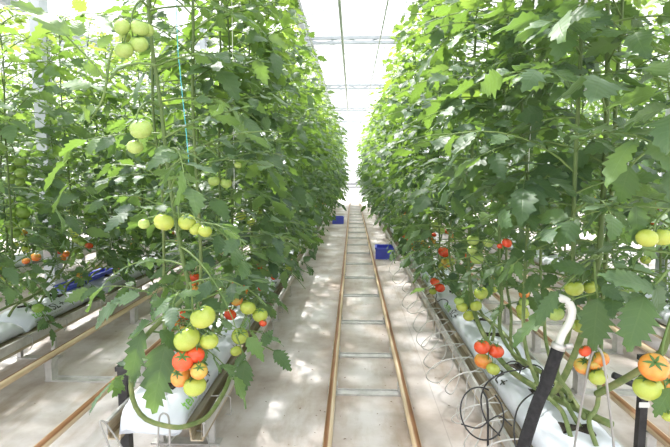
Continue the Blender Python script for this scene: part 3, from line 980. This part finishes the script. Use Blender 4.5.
hrl = ['tomato plant with ripening cluster of red, orange and yellow fruit behind the grey wire bow', 'tomato plant with one red fruit deep among its leaves, right of the path',
       'leafy tomato plant on the far side of the right row, behind the tomato with two red fruit', 'leafy tomato plant on the far side of the right row, fourth from the near end',
       'tomato plant with small red clusters low over the gutter, right of the path', 'leafy tomato plant on the far side of the right row, fifth from the near end',
       'leafy tomato plant hanging over the white hooked pipe, foremost on the path side', 'tomato plant with small green cluster, right of the path beyond the red clusters']
hrl[2] = 'leafy tomato plant on the far side of the right row, third from the near end'
for i, (who, y, x, zl) in enumerate(hr):
    base = np.array([.77 + .03 * (-1) ** i, max(1.55 + .05 * i, y - .9), .36])
    p = upright(base, (x, y), 140 + i, 2.72 + .1 * math.sin(i * 2))
    build_plant(p, zl, 2.72, 'hi', 160 + i, hrl[i], 'plants of the right row', who, 'R1', True, fruits=0 if who or i == 6 else 1)

# --- second row to the left
for i in range(20):
    y = 2.2 + .30 * i
    who = {2: 'La', 6: 'Lb', 7: 'Lc'}.get(i, '')
    x = -2.14 + (.13 if i % 2 == 0 else -.13)
    zt = 2.12 + .05 * i + .1 * math.sin(i * 3)
    p = upright(np.array([-2.14, y - .8, .36]), (x, y), 240 + i, zt)
    build_plant(p, .54 if i in (1, 2) else .44 + .05 * (i % 2), zt, 'hi' if i < 7 else 'mid', 260 + i, f'tomato plant in the second row to the left, {ORD[i]} from the near end', 'plants of the second row to the left', who, 'L2', True, fruits=0 if who else 2, step=.043)

# --- mid stretch of both path rows: own shape each
MIDN = 10
for row in ('L1', 'R1'):
    s = -1 if row == 'L1' else 1
    for i in range(MIDN):
        y = (3.66 if s < 0 else 4.02) + .33 * i
        x = s * (.77 + (.13 if i % 2 else -.13))
        p = upright(np.array([s * .77, y - .85, .36]), (x, y), 340 + i + 40 * s, 2.72 + .12 * math.sin(i * 1.7 + s))
        side = 'left' if s < 0 else 'right'
        build_plant(p, (.5 if s < 0 else .60), 2.72, 'hi' if i < 4 else 'mid', 360 + i + 50 * s, f'leafy tomato plant {ORD[i]} along the middle stretch of the row {side} of the path',
                    f'plants of the {side} row', None, row, True, fruits=1 + (i % 2))

# --- far plants: four kinds, copied with their parts
FOL = []
for k in range(5):
    p = upright(np.array([0, 0.0, .36]), (0, 0), 440 + k, 2.75)
    org = p[0].copy()
    m = MB(); m.tube(p - org, np.linspace(.010, .004, len(p)), 4)
    st = m.mesh('stem', M['old_stem'])
    f = foliage(p, .52, 2.75, 'lo', 460 + k, step=.045)
    for v in f.v: v -= org
    FOL.append((st, f.mesh('foliage', [M['leaf'], M['stem']])))
LOWFR = ['red', 'yellow', 'orange', 'green', 'turning', 'yellow']


def far_plant(x, y, k, label, group, fr, s):
    r = random.Random(int(x * 100) + int(y * 1000) + k)
    t = thing('tomato_plant', label, 'tomato plant', (x, y, .36), group)
    t.rotation_euler = (0, 0, r.uniform(0, 6.28)); sc = r.uniform(.95, 1.05) * (.84 if x < -3 else 1); t.scale = (1, 1, sc)
    link('stem', FOL[k % 5][0], t); link('foliage', FOL[k % 5][1], t)
    a0 = (math.pi if s > 0 else 0) - t.rotation_euler[2]
    for j in range(fr):
        a = a0 + r.gauss(0, .5); q = (math.cos(a) * .10, math.sin(a) * .10, .22 + r.uniform(0, .5))
        tomato(t, np.zeros(3), q, r.uniform(.024, .032), LOWFR[(k + j) % 6], k + j, False)


for row in ('L1', 'R1'):
    s = -1 if row == 'L1' else 1; side = 'left' if s < 0 else 'right'
    y, i = (6.96 if s < 0 else 7.32), 0
    while y < 20.1:
        lab = f'tomato plant in the distant stretch of the row {side} of the path'
        far_plant(s * (.77 + (.12 if i % 2 else -.12)), y, i * 3 + (s > 0), lab, f'distant plants of the row {side} of the path', 3 if y < 11 else 0, s)
        y += .33; i += 1
for row, y0, y1, st in (('L3', 3.2, 12.5, .28), ('L4', 5.0, 15, .5), ('R2', 2.5, 9.5, .36), ('R3', 4.2, 10, .5)):
    y, i = y0, 0
    while y < y1:
        s = -1 if row[0] == 'L' else 1
        far_plant(ROWX[row] + (.13 if i % 2 else -.13), y, i * 2 + len(row), f'tomato plant in the {ROWNAME[row]}', f'plants of the {ROWNAME[row]}', 2 if row in ('R2',) else 0, s)
        y += st; i += 1


# ------------------------------------------------------------------ pipes, tubes, hooks, crates
def hooked_pipe():
    Y = 1.40
    pts = [at(519, 470, Y), at(530, 425, Y), at(546, 384, Y), at(559, 345, Y)]
    foot = pts[0] + (pts[0] - pts[3]) * (pts[0][2] - .0) / (pts[3][2] - pts[0][2])
    t = thing('hooked_pipe', 'black sleeved pipe with a white hooked top leaning by the right gutter', 'pipe', foot)
    m = MB(); m.tube(spline([foot, pts[1], pts[2], pts[3]], 14) - foot, .0185, 14); m.build('black_sleeve', M['rubber'], t)['label'] = 'black foam sleeve'
    m = MB()
    hp = spline([pts[2] + (pts[3] - pts[2]) * .8, at(562, 335, Y), at(569, 323, Y), at(572, 311, Y), at(568, 302, Y), at(560, 298, Y), at(552, 298, Y)], 26)
    m.tube(hp - foot, .0115, 14); m.build('hook', M['whiteplastic'], t)['label'] = 'white curved hook'
    m = MB(); d = norm(pts[3] - pts[2]); m.tube([pts[3] - d * .012 - foot, pts[3] + d * .004 - foot], .0205, 14)
    m.bar(pts[3] + np.array([.015, -.012, 0]) - foot, pts[3] + np.array([.034, -.012, .004]) - foot, .008, .012)
    m.build('hose_clamp', M['galv'], t)


hooked_pipe()


def wire_thing(name, label, cat, pts, r, m='wire', n=30, group=None, smooth=True):
    P = spline(pts, n) if smooth else np.asarray(pts, float)
    org = P[0].copy(); b = MB(); b.tube(P - org, r, 7)
    o = b.build(name, M[m], None, org); tag(o, label, cat, group); return o


# grey wire bow in front of the ripening cluster
wire_thing('wire_bow', 'grey wire bow standing on the right bag before the ripening cluster', 'wire bow',
           [at(572, 462, 1.50), at(578, 425, 1.46), at(585, 385, 1.42), at(590, 360, 1.40), at(595, 349, 1.38), at(600, 350, 1.38), at(604, 362, 1.38), at(608, 395, 1.38), at(612, 428, 1.40), at(615, 460, 1.42)], .0036)
# bows at the near end of the left gutter
wire_thing('wire_bow', 'grey wire bow leaning outward at bottom left, lowest at the left bag', 'wire bow',
           [at(134, 470, 1.70), at(120, 444, 1.70), at(107, 425, 1.68), at(102, 421, 1.67), at(100, 424, 1.66), at(108, 444, 1.66), at(118, 470, 1.66)], .0036)
wire_thing('wire_bow', 'narrow upright grey wire bow before the printed left bag', 'wire bow',
           [at(158, 480, 1.70), at(158, 445, 1.70), at(159, 420, 1.70), at(162, 414, 1.70), at(166, 414, 1.70), at(169, 420, 1.70), at(170, 445, 1.70), at(171, 480, 1.70)], .0036)
wire_thing('wire_stake', 'thin grey stake rising from the near left bag', 'stake', [at(169, 445, 1.86), at(168, 410, 1.86), at(164, 375, 1.86)], .0036)
wire_thing('wire_hook', 'bent grey wire hooked over the near end of the left gutter', 'hook',
           [at(165, 447, 1.84), at(182, 428, 1.86), at(190, 424, 1.87), at(195, 430, 1.86), at(203, 432, 1.85), at(208, 440, 1.84), at(211, 455, 1.80)], .0030)
# hooks along the edge of the left gutter
hk = [(2.02, 'first'), (2.35, 'second'), (2.75, 'third'), (3.15, 'fourth'), (3.6, 'fifth'), (4.1, 'sixth')]
for y, o_ in hk:
    x = -.585
    wire_thing('wire_hook', f'square grey wire hook on the left gutter edge, {o_} from the near end', 'hook',
               [(x - .03, y, .285), (x + .01, y, .288), (x + .055, y, .285), (x + .058, y, .25), (x + .058, y + .01, .20), (x + .03, y + .02, .195)], .0026, n=26, group='hooks along the left gutter')
# hooks on the second left gutter
for y, o_ in ((2.75, 'nearest'), (3.1, 'second'), (3.55, 'farthest')):
    x = -1.955
    wire_thing('wire_hook', f'wire hook on the gutter edge of the second row to the left, {o_} of three', 'hook',
               [(x - .03, y, .285), (x + .01, y, .288), (x + .06, y, .285), (x + .062, y, .24), (x + .03, y + .02, .20)], .0026, n=24, group='hooks along the second left gutter')
# loops of thin tube hanging off the right gutter
lr = random.Random(3)
yl = [1.72, 1.86, 2.0, 2.15, 2.32, 2.5, 2.7, 2.92, 3.16, 3.42, 3.7, 4.0, 4.4, 4.9, 5.5]
for i, y in enumerate(yl):
    x = .585; w = lr.uniform(.10, .19); hgt = lr.uniform(.12, .21)
    pts = [(x + .04, y - .03, .30), (x - .02, y - .04, .305), (x - w * .7, y - .02, .27), (x - w, y + .03, .27 - hgt * .6), (x - w * .6, y + .10, .27 - hgt), (x - .03, y + .15, .27 - hgt * .6), (x - .02, y + .17, .26), (x + .04, y + .19, .30)]
    wire_thing('tube_loop', f'loop of thin grey tube on the right gutter, {ORD[i]} from the near end', 'tube', pts, .0030, 'greytube', n=40, group='grey loops along the right gutter')
# black drip tubes
c0 = at(482, 413, 1.74)
ring = [c0 + np.array([.078 * math.cos(a), .05 * math.sin(a), .076 * math.sin(a)]) for a in np.linspace(math.pi * .35, math.pi * 2.25, 22)]
wire_thing('drip_tube', 'big black loop of drip tube hanging beside the right gutter', 'tube', ring, .0030, 'black', 70)
wire_thing('drip_tube', 'black tube arching up from the loop to the bag top on the right', 'tube', [at(500, 436, 1.74), at(486, 420, 1.78), at(481, 400, 1.82), at(487, 383, 1.86), at(503, 373, 1.92), at(524, 369, 2.0)], .0030, 'black', 40)
wire_thing('drip_tube', 'black tube dropping straight down beside the right gutter', 'tube', [at(483, 391, 1.80), at(487, 400, 1.77), at(488, 420, 1.76), at(488, 450, 1.75), at(489, 520, 1.75)], .0042, 'black', 40)
wire_thing('drip_tube', 'black tube arching from the right gutter over the white bag', 'tube', [at(517, 455, 1.60), at(514, 430, 1.66), at(518, 408, 1.72), at(530, 395, 1.78), at(543, 391, 1.84), at(553, 395, 1.86)], .0030, 'black', 40)
wire_thing('drip_tube', 'black tube arching low across the side of the right bag', 'tube', [at(461, 424, 1.76), at(478, 428, 1.74), at(490, 420, 1.72), at(500, 416, 1.72), at(512, 426, 1.70)], .0028, 'black', 40)
for i, (px, py, Y) in enumerate(((520, 368, 2.05), (541, 372, 1.92), (555, 391, 1.82), (436, 296, 3.6), (447, 303, 3.3))):
    p = at(px, py, Y)
    wire_thing('drip_peg', f'black drip peg stuck into the bag tops of the right row, {ORD[i]} of five', 'peg',
               [p + (0, 0, -.06), p + (0, 0, -.02), p + (.005, 0, .012), p + (-.025, .02, .022), p + (-.06, .03, .0)], .0030, 'black', 20, 'drip pegs of the right row')
# black end posts
for (px, py, Y, lab, top) in ((125, 400, 2.02, 'black post standing at the outer end of the left bag', 365), (643, 390, 1.95, 'black post with a white label at the right edge behind the orange fruit', 356)):
    p = at(px, py, Y); zt = at(px, top, Y)[2]
    w = .020 if px < 300 else .015
    t = thing('black_post', lab, 'post', (p[0], p[1], 0))
    m = MB(); m.box((-w, -w, 0), (w, w, zt)); m.box((-w - .006, -w - .006, zt - .02), (w + .006, w + .006, zt)); m.build('post', M['black'], t, smooth=False)
    m = MB(); m.box((-.05, -.05, 0), (.05, .05, .012)); m.build('foot_plate', M['black'], t, smooth=False)
    if px > 300:
        z = at(645, 403, Y)[2]
        m = MB(); m.box((-.021, -w - .0015, z - .012), (.021, -w - .0003, z + .010)); lb = m.build('label', M['whiteplastic'], t, smooth=False); lb['label'] = 'white label'
        m = MB(); m.tube([(-.11, .02, zt - .09), (-.02, .02, zt - .13), (.10, .01, zt - .17)], .014, 10); m.build('cross_pipe', M['black'], t)


def crate(x, y, sx, sy, h, label, rz=0.0):
    t = thing('crate', label, 'crate', (x, y, 0)); t.rotation_euler = (0, 0, rz)
    m = MB(); k = .008
    m.box((-sx / 2, -sy / 2, 0), (sx / 2, sy / 2, k))
    for q in (-1, 1):
        m.box((q * sx / 2 - k / 2, -sy / 2, 0), (q * sx / 2 + k / 2, sy / 2, h)); m.box((-sx / 2, q * sy / 2 - k / 2, 0), (sx / 2, q * sy / 2 + k / 2, h))
    for q in (-1, 1):
        for i in range(7):
            xx = -sx / 2 + sx * (i + .5) / 7; m.box((xx - .005, q * sy / 2 - .010, .01), (xx + .005, q * sy / 2 + .010, h - .02))
    m.build('body', M['blue'], t, smooth=False)
    m = MB()
    for q in (-1, 1):
        m.box((q * sx / 2 - .014, -sy / 2 - .014, h - .02), (q * sx / 2 + .014, sy / 2 + .014, h)); m.box((-sx / 2 - .014, q * sy / 2 - .014, h - .02), (sx / 2 + .014, q * sy / 2 + .014, h))
    m.build('rim', M['blue'], t, smooth=False)


crate(.485, 7.25, .27, .36, .165, 'blue plastic crate on the floor against the right row', -.05)
crate(-.36, 12.2, .27, .36, .17, 'blue plastic crate half hidden under the left row further down the path')
# a blue strip of trough lying on the bags of the second left row
t = thing('tray', 'narrow blue plastic tray lying on the white bags of the second row to the left', 'tray', (-2.19, 3.55, .368))
m = MB(); m.box((-.05, 0, 0), (.05, .70, .006))
for q in (-1, 1): m.box((q * .05 - .004, 0, 0), (q * .05 + .004, .70, .034))
for q in (0, .70): m.box((-.05, q - .004, 0), (.05, q + .004, .034))
m.build('body', M['blue'], t, smooth=False)
m = MB()
for q in (-1, 1): m.box((q * .055 - .008, -.008, .028), (q * .055 + .008, .708, .036))
m.build('rim', M['blue'], t, smooth=False)
# bare stem bending down beside the second left gutter
# twines
wire_thing('twine', 'turquoise twine hanging beside the nearest left plant', 'twine', [at(176, 0, 1.75) + (0, 0, 1.5), at(176, 0, 1.75), at(180, 70, 1.72), at(186, 130, 1.70), at(189, 165, 1.70)], .0016, 'twine_cyan', 20)
for i, (px, py, Y, lab) in enumerate(((232, 110, 2.3, 'white twine in the left row behind the nearest plant'), (452, 60, 3.0, 'white twine before the tall pale stem in the right row'),
                                     (533, 60, 2.0, 'white twine in the right row above the hooked pipe'))):
    p = at(px, py, Y)
    wire_thing('twine', lab, 'twine', [(p[0], p[1], 3.3), (p[0] + .01, p[1], 2.2), (p[0], p[1] + .01, 1.1)], .0016, 'twine_white', 12)
# plant crumbs on the floor
m = MB(); dr = random.Random(8)
for i in range(420):
    y = 2.0 + 12 * dr.random() ** 1.3; x = dr.uniform(-.55, .56) if i < 330 else dr.uniform(-1.9, -1.0); s = dr.uniform(.003, .009); a = dr.uniform(0, 6.28)
    c, q = math.cos(a) * s, math.sin(a) * s
    p = np.array([x, y, .002])
    m.add([p + (c, q, 0), p + (-q * .5, c * .5, s * .25), p + (-c, -q, .001), p + (q * .5, -c * .5, s * .2)], [(0, 1, 2, 3)])
o = m.build('leaf_litter', M['dry'], smooth=False); tag(o, 'dry brown leaf crumbs scattered over the pale floor', 'leaf litter', kind='stuff')
